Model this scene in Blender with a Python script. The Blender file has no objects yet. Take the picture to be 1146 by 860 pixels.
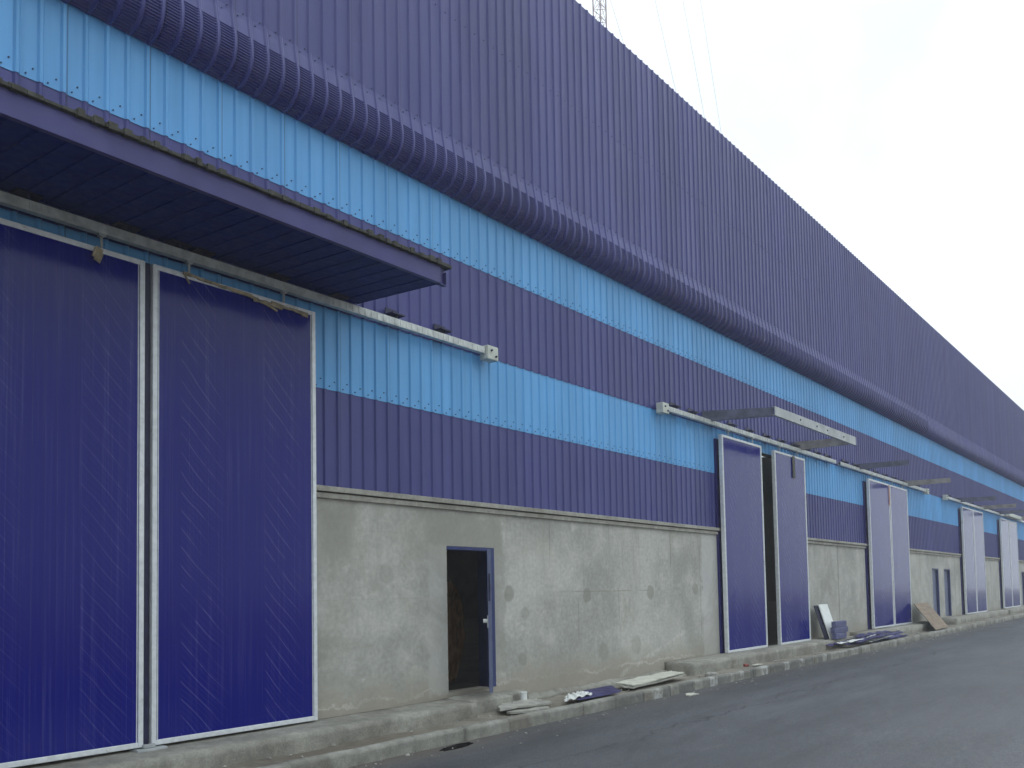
import bpy, bmesh, math, random
from mathutils import Vector, Matrix, noise as mnoise
R = math.radians
sc = bpy.context.scene
COL = sc.collection
random.seed(7)

# ---------------------------------------------------------------- camera
cam_d = bpy.data.cameras.new('camera'); cam = bpy.data.objects.new('camera', cam_d)
COL.objects.link(cam); sc.camera = cam
CAM = Vector((0.0, -8.886, 1.86))
right = Vector((0.61858, -0.78551, -0.01797))
down = Vector((0.03048, 0.04685, -0.99844))
fwd = Vector((0.78513, 0.61707, 0.05293))
m = Matrix((right, -down, -fwd)).transposed().to_4x4(); m.translation = CAM
cam.matrix_world = m
cam_d.sensor_fit = 'HORIZONTAL'; cam_d.sensor_width = 36.0
cam_d.lens = 990.0 / 1146.0 * 36.0
cam_d.shift_y = (611.5 - 430.0) / 1146.0
cam_d.clip_start = 0.1; cam_d.clip_end = 3000.0

# ---------------------------------------------------------------- world, sun, exposure
SUN_EL, SUN_AZ = R(62), R(35)          # azimuth measured from +Y towards +X
w = bpy.data.worlds.new('World'); sc.world = w; w.use_nodes = True
nt = w.node_tree; nt.nodes.clear()
out = nt.nodes.new('ShaderNodeOutputWorld'); bg = nt.nodes.new('ShaderNodeBackground')
sky = nt.nodes.new('ShaderNodeTexSky'); sky.sky_type = 'NISHITA'; sky.sun_disc = False
sky.sun_elevation = SUN_EL; sky.sun_rotation = SUN_AZ; sky.air_density = 1.0; sky.dust_density = 3.0
tc = nt.nodes.new('ShaderNodeTexCoord')
nz = nt.nodes.new('ShaderNodeTexNoise'); nz.inputs['Scale'].default_value = 1.7; nz.inputs['Detail'].default_value = 6
nt.links.new(tc.outputs['Generated'], nz.inputs['Vector'])
rp = nt.nodes.new('ShaderNodeValToRGB')
rp.color_ramp.elements[0].position = 0.34; rp.color_ramp.elements[0].color = (0.35, 0.35, 0.35, 1)
rp.color_ramp.elements[1].position = 0.60; rp.color_ramp.elements[1].color = (1, 1, 1, 1)
nt.links.new(nz.outputs['Fac'], rp.inputs['Fac'])
mx = nt.nodes.new('ShaderNodeMix'); mx.data_type = 'RGBA'
nt.links.new(rp.outputs['Color'], mx.inputs['Factor'])
nt.links.new(sky.outputs['Color'], mx.inputs['A'])
def wm(op, a, b=0.0):
    n = nt.nodes.new('ShaderNodeMath'); n.operation = op
    for k, v in ((0, a), (1, b)):
        if isinstance(v, (int, float)): n.inputs[k].default_value = v
        else: nt.links.new(v, n.inputs[k])
    return n.outputs[0]
sp = nt.nodes.new('ShaderNodeSeparateXYZ'); nt.links.new(tc.outputs['Generated'], sp.inputs[0])
el = wm('MAXIMUM', sp.outputs[2], 0.0)
fz = wm('ADD', wm('ADD', wm('MULTIPLY', el, 0.25), 0.82), wm('MULTIPLY', wm('POWER', el, 2.5), 2.5))                       # overcast dome: zenith brighter than horizon
gd = wm('ADD', wm('MULTIPLY', wm('ADD', wm('MULTIPLY', sp.outputs[0], 0.8), wm('MULTIPLY', sp.outputs[1], 0.6)), 0.10), 1.0)   # brighter towards the veiled sun
cl = nt.nodes.new('ShaderNodeVectorMath'); cl.operation = 'SCALE'; cl.inputs[0].default_value = (7.5, 8.3, 8.75)
nt.links.new(wm('MULTIPLY', fz, gd), cl.inputs['Scale']); nt.links.new(cl.outputs[0], mx.inputs['B'])
nt.links.new(mx.outputs['Result'], bg.inputs['Color'])
bg.inputs['Strength'].default_value = 0.1
nt.links.new(bg.outputs['Background'], out.inputs['Surface'])
sun_d = bpy.data.lights.new('sun', 'SUN'); sun = bpy.data.objects.new('sun', sun_d); COL.objects.link(sun)
sun_d.energy = 0.5; sun_d.angle = R(25); sun_d.color = (1.0, 0.97, 0.93)
sdir = Vector((math.sin(SUN_AZ) * math.cos(SUN_EL), math.cos(SUN_AZ) * math.cos(SUN_EL), math.sin(SUN_EL)))
sun.rotation_euler = sdir.to_track_quat('Z', 'Y').to_euler()
vs = sc.view_settings; vs.view_transform = 'Standard'; vs.look = 'None'; vs.exposure = 0.50; vs.gamma = 1.0; vs.use_curve_mapping = False
sc.cycles.max_bounces = 6; sc.cycles.volume_bounces = 1

# ---------------------------------------------------------------- helpers
def zg(x): return 0.004 * (x - 9.0)          # the road climbs very slightly

class NT:
    """small wrapper for building node materials"""
    def __init__(s, name, rough=0.5, metallic=0.0):
        s.m = bpy.data.materials.new(name); s.m.use_nodes = True
        s.t = s.m.node_tree; s.n = s.t.nodes
        s.b = s.n['Principled BSDF']; s.b.inputs['Roughness'].default_value = rough; s.b.inputs['Metallic'].default_value = metallic
        s.co = s.n.new('ShaderNodeTexCoord').outputs['Object']
        s._x = None
    def L(s, a, b): s.t.links.new(a, b)
    def put(s, sock, v):
        if hasattr(v, 'is_linked') or isinstance(v, bpy.types.NodeSocket): s.L(v, sock)
        else:
            if isinstance(v, (tuple, list)) and sock.type == 'RGBA' and len(v) == 3: v = (*v, 1)
            sock.default_value = v
    def math(s, op, a, b=0.0, clamp=False):
        n = s.n.new('ShaderNodeMath'); n.operation = op; n.use_clamp = clamp
        s.put(n.inputs[0], a); s.put(n.inputs[1], b); return n.outputs[0]
    def xyz(s):
        if s._x is None:
            n = s.n.new('ShaderNodeSeparateXYZ'); s.L(s.co, n.inputs[0]); s._x = (n.outputs[0], n.outputs[1], n.outputs[2])
        return s._x
    def scaled(s, sx, sy, sz, co=None):
        n = s.n.new('ShaderNodeMapping'); s.L(co or s.co, n.inputs['Vector']); n.inputs['Scale'].default_value = (sx, sy, sz); return n.outputs[0]
    def noise(s, scale=1, detail=4, rough=0.55, v=None, dist=0.0):
        n = s.n.new('ShaderNodeTexNoise'); s.L(v or s.co, n.inputs['Vector'])
        n.inputs['Scale'].default_value = scale; n.inputs['Detail'].default_value = detail; n.inputs['Roughness'].default_value = rough
        n.inputs['Distortion'].default_value = dist
        return n.outputs['Fac']
    def white(s, v):
        n = s.n.new('ShaderNodeTexWhiteNoise'); n.noise_dimensions = '1D'; s.put(n.inputs['W'], v); return n.outputs['Value']
    def ramp(s, f, a, b, va=0.0, vb=1.0):
        n = s.n.new('ShaderNodeMapRange'); n.interpolation_type = 'SMOOTHSTEP'
        s.put(n.inputs['Value'], f)
        for k, v in (('From Min', a), ('From Max', b), ('To Min', va), ('To Max', vb)): n.inputs[k].default_value = v
        return n.outputs['Result']
    def mix(s, f, a, b, mode='MIX'):
        n = s.n.new('ShaderNodeMix'); n.data_type = 'RGBA'; n.blend_type = mode
        s.put(n.inputs['Factor'], f); s.put(n.inputs['A'], a); s.put(n.inputs['B'], b); return n.outputs['Result']
    def gain(s, c, f):   # multiply colour by scalar socket
        n = s.n.new('ShaderNodeVectorMath'); n.operation = 'SCALE'; s.put(n.inputs[0], c); s.put(n.inputs['Scale'], f); return n.outputs[0]
    def rgb(s, c):
        n = s.n.new('ShaderNodeRGB'); n.outputs[0].default_value = (*c, 1); return n.outputs[0]
    def color(s, c): s.put(s.b.inputs['Base Color'], c)
    def rough(s, c): s.put(s.b.inputs['Roughness'], c)
    def bump(s, h, strength=0.3, dist=0.02):
        n = s.n.new('ShaderNodeBump'); n.inputs['Strength'].default_value = strength; n.inputs['Distance'].default_value = dist
        s.L(h, n.inputs['Height']); s.L(n.outputs[0], s.b.inputs['Normal'])

def mat_plain(name, c, rough=0.6, metallic=0.0, var=0.25, scale=6.0, bump=0.0, bscale=40, spec=0.35):
    t = NT(name, rough, metallic); t.b.inputs['Specular IOR Level'].default_value = spec
    f = t.ramp(t.noise(scale, 5), 0.25, 0.75, 1 - var, 1 + var)
    t.color(t.gain(t.rgb(c), f))
    t.rough(t.ramp(t.noise(scale * 2.1, 4), 0.3, 0.7, max(0.05, rough - 0.08), min(1, rough + 0.08)))
    if bump: t.bump(t.noise(bscale, 5), bump, 0.01)
    return t.m

def mat_clad(name, c, rough=0.42):
    t = NT(name, rough); x, y, z = t.xyz()
    sheet = t.white(t.math('FLOOR', t.math('DIVIDE', x, 0.8988)))
    f = t.ramp(sheet, 0, 1, 0.93, 1.06)
    streak = t.noise(1.0, 5, 0.6, t.scaled(7, 1, 0.25))
    f2 = t.ramp(streak, 0.3, 0.75, 1.04, 0.93)
    big = t.ramp(t.noise(0.6, 4), 0.3, 0.7, 0.95, 1.05)
    base = t.gain(t.gain(t.gain(t.rgb(c), f), f2), big)
    dust = t.ramp(t.noise(1.0, 6, 0.65, t.scaled(3.5, 1, 0.5)), 0.42, 0.8, 0.0, 0.045)
    lap = t.math('ABSOLUTE', t.math('SUBTRACT', t.math('FRACT', t.math('DIVIDE', t.math('SUBTRACT', x, 6.818), 0.8988)), 0.5))
    base = t.gain(base, t.ramp(lap, 0.488, 0.494, 1.0, 0.55))      # shadow line where one sheet laps the next
    t.color(t.mix(dust, base, (0.30, 0.30, 0.33)))
    t.rough(t.ramp(streak, 0.3, 0.7, rough - 0.05, rough + 0.09))
    t.b.inputs['Specular IOR Level'].default_value = 0.36
    t.bump(t.noise(1.0, 3, 0.5, t.scaled(3, 1, 0.9)), 0.22, 0.03)
    return t.m

class MB:
    def __init__(s): s.v = []; s.f = []; s.mi = []
    def quad(s, pts, mi=0):
        i = len(s.v); s.v += [tuple(p) for p in pts]; s.f.append(tuple(range(i, i + len(pts)))); s.mi.append(mi)
    def box(s, x0, x1, y0, y1, z0, z1, mi=0, M=None, sh=0.0):
        """axis box; sh shears z with the climb of the road; M an extra matrix"""
        P = [Vector((x, y, z + (sh * zg(x)))) for x in (x0, x1) for y in (y0, y1) for z in (z0, z1)]
        if M is not None: P = [M @ p for p in P]
        i = len(s.v); s.v += [tuple(p) for p in P]
        for f in ((0, 1, 3, 2), (4, 6, 7, 5), (0, 4, 5, 1), (2, 3, 7, 6), (0, 2, 6, 4), (1, 5, 7, 3)):
            s.f.append(tuple(i + k for k in f)); s.mi.append(mi)
    def tube(s, a, b, r, n=8, mi=0):
        a, b = Vector(a), Vector(b); d = (b - a).normalized()
        u = d.orthogonal().normalized(); v = d.cross(u); i = len(s.v)
        for p in (a, b):
            for k in range(n):
                t = 2 * math.pi * k / n; s.v.append(tuple(p + r * (math.cos(t) * u + math.sin(t) * v)))
        for k in range(n):
            k2 = (k + 1) % n; s.f.append((i + k, i + k2, i + n + k2, i + n + k)); s.mi.append(mi)
        s.f.append(tuple(i + k for k in reversed(range(n)))); s.mi.append(mi)
        s.f.append(tuple(i + n + k for k in range(n))); s.mi.append(mi)
    def build(s, name, mats, parent=None, bevel=0.0, smooth=False, seg=2):
        me = bpy.data.meshes.new(name); me.from_pydata(s.v, [], s.f)
        for mm in (mats if isinstance(mats, (list, tuple)) else [mats]): me.materials.append(mm)
        me.polygons.foreach_set('material_index', s.mi)
        if smooth: me.polygons.foreach_set('use_smooth', [True] * len(s.f))
        me.update()
        o = bpy.data.objects.new(name, me); COL.objects.link(o)
        if parent is not None: o.parent = parent
        if bevel:
            bm = bmesh.new(); bm.from_mesh(me); bmesh.ops.recalc_face_normals(bm, faces=bm.faces)
            bmesh.ops.bevel(bm, geom=bm.edges[:], offset=bevel, segments=seg, affect='EDGES', profile=0.5)
            bm.to_mesh(me); bm.free()
        return o

def rough_box(name, mat, x0, x1, y0, y1, z0, z1, parent=None, step=0.12, amp=0.012, freq=2.5, round_=0.02, sh=1.0, slope=0.0, seed=0.0, ends=True):
    """worn concrete block: finely divided box, softened edges, uneven faces"""
    bm = bmesh.new()
    nx, ny, nz = max(1, int((x1 - x0) / step)), max(2, int((y1 - y0) / step)), max(2, int((z1 - z0) / step * 1.5))
    idx = {}
    def V(i, j, k):
        key = (i, j, k)
        if key not in idx:
            p = Vector((x0 + (x1 - x0) * i / nx, y0 + (y1 - y0) * j / ny, z0 + (z1 - z0) * k / nz))
            oy = (j in (0, ny)); oz = (k == nz); ox = (i in (0, nx))
            if oz and (oy or (ox and ends)):
                p.z -= round_
            q = p * freq + Vector((seed, seed, 0)); n = mnoise.noise_vector(q) * amp + mnoise.noise_vector(q * 4.3) * amp * 0.5
            if k == 0: n.z = 0
            if j == ny: n.y = 0
            p += n; p.z += slope * (p.y - y0) + sh * zg(p.x)
            idx[key] = bm.verts.new(p)
        return idx[key]
    def F(*a):
        try: bm.faces.new(a)
        except ValueError: pass
    for i in range(nx):
        for j in range(ny): F(V(i, j, nz), V(i + 1, j, nz), V(i + 1, j + 1, nz), V(i, j + 1, nz))
        for k in range(nz):
            F(V(i, 0, k), V(i + 1, 0, k), V(i + 1, 0, k + 1), V(i, 0, k + 1))
            F(V(i, ny, k), V(i, ny, k + 1), V(i + 1, ny, k + 1), V(i + 1, ny, k))
    for j in range(ny):
        for k in range(nz):
            F(V(0, j, k), V(0, j, k + 1), V(0, j + 1, k + 1), V(0, j + 1, k))
            F(V(nx, j, k), V(nx, j + 1, k), V(nx, j + 1, k + 1), V(nx, j, k + 1))
    bmesh.ops.recalc_face_normals(bm, faces=bm.faces)
    me = bpy.data.meshes.new(name); bm.to_mesh(me); bm.free(); me.materials.append(mat)
    for p in me.polygons: p.use_smooth = True
    o = bpy.data.objects.new(name, me); COL.objects.link(o)
    if parent is not None: o.parent = parent
    return o

def root(name, label, cat, loc=(0, 0, 0), group=None):
    o = bpy.data.objects.new(name, None); COL.objects.link(o); o.location = loc
    o['label'] = label; o['category'] = cat
    if group: o['group'] = group
    return o
def tag(o, label=None, cat=None, group=None, kind=None):
    for k, v in (('label', label), ('category', cat), ('group', group), ('kind', kind)):
        if v: o[k] = v
    return o

# ---------------------------------------------------------------- materials
M = {}
M['dark_blue'] = mat_clad('dark_blue_sheet', (0.049, 0.051, 0.195), 0.38)
M['light_blue'] = mat_clad('light_blue_sheet', (0.115, 0.36, 0.68), 0.42)
M['navy_flash'] = mat_plain('navy_flashing', (0.02, 0.018, 0.12), 0.35, var=0.15)
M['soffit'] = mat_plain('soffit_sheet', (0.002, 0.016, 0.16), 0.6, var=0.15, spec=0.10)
M['fascia_blue'] = mat_plain('fascia_blue', (0.050, 0.047, 0.165), 0.45, var=0.15, scale=2)
M['alu'] = mat_plain('aluminium_frame', (0.68, 0.70, 0.71), 0.45, 0.2, var=0.12, scale=14)
_t = NT('aluminium_frame', 0.45, 0.2)
_c = _t.gain(_t.rgb((0.66, 0.68, 0.69)), _t.ramp(_t.noise(14, 5), 0.25, 0.75, 0.88, 1.1))
_c = _t.mix(_t.ramp(_t.noise(2.6, 6, 0.75), 0.60, 0.70, 0, 0.75), _c, (0.26, 0.21, 0.15)); _t.color(_c); M['alu'] = _t.m
M['track'] = mat_plain('galvanised_track', (0.50, 0.52, 0.50), 0.45, 0.2, var=0.22, scale=9)
M['endbox'] = mat_plain('painted_box', (0.52, 0.54, 0.48), 0.55, var=0.1)
M['steel'] = mat_plain('canopy_steel', (0.10, 0.105, 0.15), 0.5, var=0.3, scale=5)
M['steel_tan'] = mat_plain('weathered_steel', (0.24, 0.23, 0.22), 0.6, var=0.3, scale=4)
M['galv'] = mat_plain('galvanised_fascia', (0.38, 0.40, 0.40), 0.5, 0.1, var=0.2, scale=3)
M['bracket'] = mat_plain('bracket_navy', (0.022, 0.022, 0.055), 0.5)
M['olive'] = mat_plain('dirty_gutter_edge', (0.055, 0.055, 0.045), 0.9, var=0.4, scale=12)
M['screw'] = mat_plain('screw_head', (0.03, 0.06, 0.12), 0.5)
M['torn'] = mat_plain('torn_foam', (0.30, 0.25, 0.17), 0.9, var=0.5, scale=9)
M['door_navy'] = mat_plain('door_navy', (0.024, 0.036, 0.13), 0.45, var=0.2, scale=4)
M['door_edge'] = mat_plain('door_edge_grey', (0.12, 0.14, 0.23), 0.5, var=0.12)
M['white'] = mat_plain('white_plastic', (0.72, 0.73, 0.70), 0.5, var=0.08)
M['black'] = mat_plain('black_gap', (0.01, 0.01, 0.012), 0.7)
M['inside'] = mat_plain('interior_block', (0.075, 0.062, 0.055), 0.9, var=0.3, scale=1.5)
M['roof'] = mat_plain('roof_sheet', (0.25, 0.26, 0.28), 0.6)
_t = NT('added_roof_light'); _n = _t.n.new('ShaderNodeBsdfTranslucent'); _n.inputs[0].default_value = (.75, .78, .75, 1); _t.L(_n.outputs[0], _t.n['Material Output'].inputs[0]); M['added_skylight'] = _t.m  # for unseen roof panels added to let daylight inside
M['wood'] = mat_plain('weathered_wood', (0.50, 0.29, 0.16), 0.8, var=0.35, scale=5)
M['mast'] = mat_plain('mast_red_white', (0.20, 0.13, 0.13), 0.6)
M['wire'] = mat_plain('wire_steel', (0.30, 0.30, 0.32), 0.6)
M['orange'] = mat_plain('orange_strap', (0.55, 0.20, 0.12), 0.7)
M['strap'] = mat_plain('grey_strap', (0.10, 0.10, 0.09), 0.9)
M['board_cream'] = mat_plain('cream_board', (0.50, 0.49, 0.42), 0.8, var=0.18, scale=7, bump=0.3)
M['board_grey'] = mat_plain('grey_board', (0.33, 0.32, 0.28), 0.9, var=0.25, scale=6, bump=0.4)
M['purple'] = mat_plain('purple_sheet', (0.038, 0.034, 0.11), 0.5, var=0.3, scale=3, spec=0.2)
M['foamblue'] = mat_plain('blue_panel_offcut', (0.11, 0.115, 0.22), 0.6, var=0.15)
M['dark'] = mat_plain('dark_sheet', (0.022, 0.022, 0.045), 0.6, spec=0.2)
M['red'] = mat_plain('red_plastic', (0.22, 0.05, 0.04), 0.5)
M['rubble'] = mat_plain('rubble_stone', (0.30, 0.29, 0.26), 0.95, var=0.4, scale=8)

def mat_doorpanel():
    t = NT('sliding_door_panel', 0.2); x, y, z = t.xyz()
    base = t.rgb((0.004, 0.006, 0.165))
    joint = t.math('ABSOLUTE', t.math('SUBTRACT', t.math('FRACT', t.math('DIVIDE', x, 0.11)), 0.5))
    jl = t.ramp(joint, 0.44, 0.49)
    # vertical dust streaks
    st = t.noise(1.0, 6, 0.7, t.scaled(26, 1, 0.35))
    big = t.noise(0.8, 4, 0.6)
    d1 = t.math('MULTIPLY', t.ramp(st, 0.48, 0.74), t.ramp(big, 0.3, 0.65, 0.25, 1))
    # diagonal wipe marks in the dust, in two columns per leaf
    p_ = t.math('FRACT', t.math('DIVIDE', t.math('SUBTRACT', x, 5.27), 1.08))
    u = t.math('ADD', t.math('MULTIPLY', t.math('POWER', p_, 0.95), 1.14), z)
    wob = t.math('MULTIPLY', t.noise(0.9, 2), 0.22)
    ph = t.math('FRACT', t.math('DIVIDE', t.math('ADD', u, wob), 0.205))
    line = t.ramp(t.math('ABSOLUTE', t.math('SUBTRACT', ph, 0.5)), 0.075, 0.0)
    ph2 = t.math('FRACT', t.math('DIVIDE', t.math('ADD', u, t.math('MULTIPLY', wob, 1.7)), 0.073))
    lineb = t.math('MULTIPLY', t.ramp(t.math('ABSOLUTE', t.math('SUBTRACT', ph2, 0.5)), 0.16, 0.0), 0.28)
    band = t.math('MULTIPLY', t.ramp(p_, 0.0, 0.03), t.ramp(p_, 0.62, 0.30))
    line2 = t.math('MULTIPLY', t.math('MULTIPLY', t.math('MAXIMUM', line, lineb), band), t.ramp(t.noise(1.9, 5, 0.65), 0.30, 0.55))
    line2 = t.math('MULTIPLY', line2, t.ramp(x, 4.0, 5.2, 0.45, 1.0))
    vl = t.math('ABSOLUTE', t.math('SUBTRACT', t.math('FRACT', t.math('DIVIDE', t.math('ADD', x, 0.02), 0.235)), 0.5))
    vl = t.math('MULTIPLY', t.ramp(vl, 0.482, 0.497), t.ramp(t.noise(1.0, 5, 0.7, t.scaled(4, 1, 1.1)), 0.38, 0.62))
    d1 = t.math('MAXIMUM', d1, vl)
    specks = t.ramp(t.noise(38, 2, 0.5), 0.76, 0.80)
    d = t.math('ADD', t.math('MULTIPLY', d1, 0.17), t.math('MULTIPLY', line2, 0.23))
    d = t.math('ADD', d, t.math('MULTIPLY', specks, 0.16), True)
    low = t.ramp(z, 0.35, 1.0, 0.05, 0.0)
    d = t.math('ADD', d, t.math('MULTIPLY', low, t.ramp(big, 0.3, 0.7)), True)
    c = t.mix(d, base, (0.19, 0.205, 0.38))
    c = t.mix(t.math('MULTIPLY', jl, 0.25), c, (0.006, 0.006, 0.05))
    t.color(c)
    t.rough(t.ramp(d, 0.0, 0.25, 0.12, 0.32))
    t.b.inputs['Specular IOR Level'].default_value = 0.30
    h = t.math('ADD', t.math('MULTIPLY', jl, -0.6), t.math('MULTIPLY', t.noise(1.0, 2, 0.5, t.scaled(5, 1, 0.7)), 0.8))
    t.bump(h, 0.12, 0.008)
    return t.m
M['panel'] = mat_doorpanel()

def mat_concrete_wall():
    t = NT('cast_concrete_wall', 0.85); x, y, z = t.xyz()
    n1 = t.noise(0.55, 6, 0.6); n2 = t.noise(2.2, 6, 0.65); n3 = t.noise(14, 5, 0.6)
    c = t.mix(t.ramp(n1, 0.36, 0.64), (0.315, 0.325, 0.30), (0.455, 0.465, 0.435))
    c = t.mix(t.ramp(n2, 0.45, 0.75, 0, 0.45), c, (0.54, 0.545, 0.515))
    c = t.mix(t.ramp(n2, 0.42, 0.22, 0, 0.5), c, (0.27, 0.275, 0.245))
    c = t.gain(c, t.ramp(n3, 0.25, 0.75, 0.88, 1.12))
    blot = t.noise(0.9, 7, 0.7, None, 0.6)
    c = t.mix(t.ramp(blot, 0.56, 0.66, 0, 0.32), c, (0.26, 0.265, 0.235))
    c = t.mix(t.ramp(t.noise(1.7, 7, 0.72, None, 0.4), 0.60, 0.66, 0, 0.5), c, (0.56, 0.565, 0.54))
    # pour lifts and shutter joints
    seam = t.ramp(t.math('ABSOLUTE', t.math('SUBTRACT', t.math('FRACT', t.math('DIVIDE', t.math('ADD', z, t.math('MULTIPLY', n2, 0.06)), 0.92)), 0.5)), 0.492, 0.5)
    c = t.mix(t.math('MULTIPLY', seam, t.ramp(n1, 0.4, 0.6, 0.0, 0.35)), c, (0.28, 0.28, 0.25))
    vj = t.ramp(t.math('ABSOLUTE', t.math('SUBTRACT', t.math('FRACT', t.math('DIVIDE', t.math('ADD', x, t.math('MULTIPLY', n2, 0.05)), 2.44)), 0.5)), 0.493, 0.5)
    c = t.mix(t.math('MULTIPLY', vj, 0.3), c, (0.29, 0.29, 0.26))
    # vertical runs from the ledge
    runs = t.noise(1.0, 6, 0.7, t.scaled(3.2, 1, 0.22))
    c = t.mix(t.math('MULTIPLY', t.ramp(runs, 0.5, 0.72, 0, 0.55), t.ramp(z, 1.6, 3.1)), c, (0.265, 0.26, 0.225))
    # water line and mud splash at the foot
    foot = t.math('ADD', z, t.math('MULTIPLY', n2, -1.1))
    c = t.mix(t.ramp(foot, 0.28, -0.15, 0, 0.7), c, (0.30, 0.275, 0.225))
    # render patches round the passage door
    def rect(x0, x1, z0, z1, e=0.05):
        px = t.math('ADD', x, t.math('MULTIPLY', t.math('SUBTRACT', n2, 0.5), 0.35)); pz = t.math('ADD', z, t.math('MULTIPLY', t.math('SUBTRACT', n2, 0.5), 0.35))
        a = t.math('MULTIPLY', t.ramp(px, x0 - e, x0 + e), t.ramp(px, x1 + e, x1 - e))
        b = t.math('MULTIPLY', t.ramp(pz, z0 - e, z0 + e), t.ramp(pz, z1 + e, z1 - e))
        return t.math('MULTIPLY', a, b)
    c = t.mix(t.math('MULTIPLY', rect(9.3, 11.05, 2.45, 3.05), 0.6), c, (0.29, 0.29, 0.25))
    c = t.mix(t.math('MULTIPLY', rect(9.32, 9.75, 0.4, 2.6), 0.5), c, (0.47, 0.485, 0.47))
    c = t.mix(t.math('MULTIPLY', rect(10.8, 11.1, 0.6, 2.95), 0.45), c, (0.28, 0.285, 0.25))
    c = t.mix(t.math('MULTIPLY', rect(18.15, 19.2, 0.2, 3.2, 0.02), 0.6), c, (0.50, 0.51, 0.505))
    c = t.mix(t.math('MULTIPLY', rect(7.2, 8.0, 2.3, 3.15, 0.2), 0.5), c, (0.28, 0.28, 0.245))
    # blotches left at the form ties
    for (bx, bz, br, k) in ((11.21, 1.85, 0.15, .6), (11.62, 1.52, 0.13, .35), (13.49, 1.80, 0.16, .6), (15.81, 1.83, 0.17, .55), (17.8, 1.87, 0.16, .5), (11.54, 0.78, 0.13, .4), (8.5, 2.15, 0.16, .3),
                            (26.6, 1.78, .2, .3), (28.7, 1.80, .2, .25), (14.0, 0.75, .2, .4), (15.2, 0.8, .22, .35)):
        dx = t.math('SUBTRACT', x, bx); dz = t.math('SUBTRACT', z, bz)
        rr = t.math('SQRT', t.math('ADD', t.math('MULTIPLY', dx, dx), t.math('MULTIPLY', dz, dz)))
        rr = t.math('ADD', rr, t.math('MULTIPLY', t.math('SUBTRACT', t.noise(6, 3), 0.5), 0.10))
        c = t.mix(t.math('MULTIPLY', t.ramp(rr, br, br * 0.7), k), c, (0.21, 0.21, 0.18))
    # mortar smear climbing to the right end, and broken render along the foot
    ds = t.math('ABSOLUTE', t.math('SUBTRACT', t.math('SUBTRACT', z, t.math('MULTIPLY', t.math('SUBTRACT', x, 14.6), 0.26)), t.math('ADD', 0.14, t.math('MULTIPLY', n2, 0.25))))
    ms_ = t.math('MULTIPLY', t.ramp(ds, 0.075, 0.02), t.math('MULTIPLY', t.ramp(x, 14.3, 14.9), t.ramp(x, 17.4, 17.1)))
    c = t.mix(t.math('MULTIPLY', ms_, t.ramp(t.noise(3.5, 5, 0.7), 0.42, 0.6, 0.0, 0.65)), c, (0.56, 0.565, 0.54))
    fe = t.math('SUBTRACT', z, t.math('ADD', 0.16, t.math('MULTIPLY', t.noise(2.0, 6, 0.75), 0.55)))
    c = t.mix(t.math('MULTIPLY', t.ramp(t.math('ABSOLUTE', fe), 0.03, 0.0), t.ramp(n1, 0.4, 0.55, 0.1, 0.6)), c, (0.56, 0.555, 0.52))
    c = t.mix(t.ramp(fe, 0.01, -0.02, 0, 0.25), c, (0.27, 0.255, 0.21))
    for jx in (27.4, 33.0, 43.2, 51.5):
        c = t.mix(t.ramp(t.math('ABSOLUTE', t.math('SUBTRACT', x, jx)), 0.05, 0.03, 0, 0.7), c, (0.19, 0.19, 0.165))
    # single dark drips and a scraped line left by a formwork board
    for (dx_, za, zb_, wd_) in ((14.58, 1.15, 1.95, .018), (10.02, .6, 1.0, .03), (12.35, 2.3, 3.1, .02), (16.7, 2.2, 3.1, .03), (18.05, .7, 2.9, .022), (13.2, .9, 1.75, .02), (22.9, .5, 1.2, .03), (24.9, 1.9, 3.1, .05), (37.2, 1.7, 3.1, .06)):
        dd = t.ramp(t.math('ABSOLUTE', t.math('SUBTRACT', t.math('ADD', x, t.math('MULTIPLY', t.math('SUBTRACT', n2, 0.5), 0.05)), dx_)), wd_, wd_ * .3)
        dd = t.math('MULTIPLY', dd, t.math('MULTIPLY', t.ramp(z, za, za + .25), t.ramp(z, zb_ + .05, zb_ - .1)))
        c = t.mix(t.math('MULTIPLY', dd, 0.45), c, (0.20, 0.195, 0.165))
    sl = t.math('MULTIPLY', t.ramp(t.math('ABSOLUTE', t.math('SUBTRACT', z, t.math('ADD', 1.84, t.math('MULTIPLY', n2, 0.05)))), 0.016, 0.006), t.math('MULTIPLY', t.ramp(x, 12.5, 12.8), t.ramp(x, 15.9, 15.6)))
    c = t.mix(t.math('MULTIPLY', sl, t.ramp(n2, 0.40, 0.55, 0, 0.5)), c, (0.22, 0.205, 0.175))
    smoke = t.noise(0.45, 7, 0.68, None, 0.9)
    c = t.mix(t.ramp(smoke, 0.50, 0.66, 0, 0.42), c, (0.25, 0.245, 0.21))
    # hairline cracks
    cr = t.ramp(t.math('ABSOLUTE', t.math('SUBTRACT', t.noise(0.75, 5, 0.6, None, 0.8), 0.5)), 0.003, 0.0)
    c = t.mix(t.math('MULTIPLY', cr, t.ramp(n1, 0.5, 0.6, 0, 0.35)), c, (0.22, 0.215, 0.19))
    c = t.mix(1.0, c, (1.04, 1.0, 0.965), 'MULTIPLY')
    c = t.mix(t.ramp(t.noise(0.7, 6, 0.65, None, 0.5), 0.54, 0.68, 0, 0.25), c, (0.37, 0.34, 0.285))
    t.color(c)
    t.rough(t.ramp(n2, 0.3, 0.7, 0.75, 0.92))
    h = t.math('ADD', t.math('MULTIPLY', n2, 0.6), t.math('MULTIPLY', n3, 0.25))
    t.bump(h, 0.35, 0.02)
    return t.m
M['wall'] = mat_concrete_wall()

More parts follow.
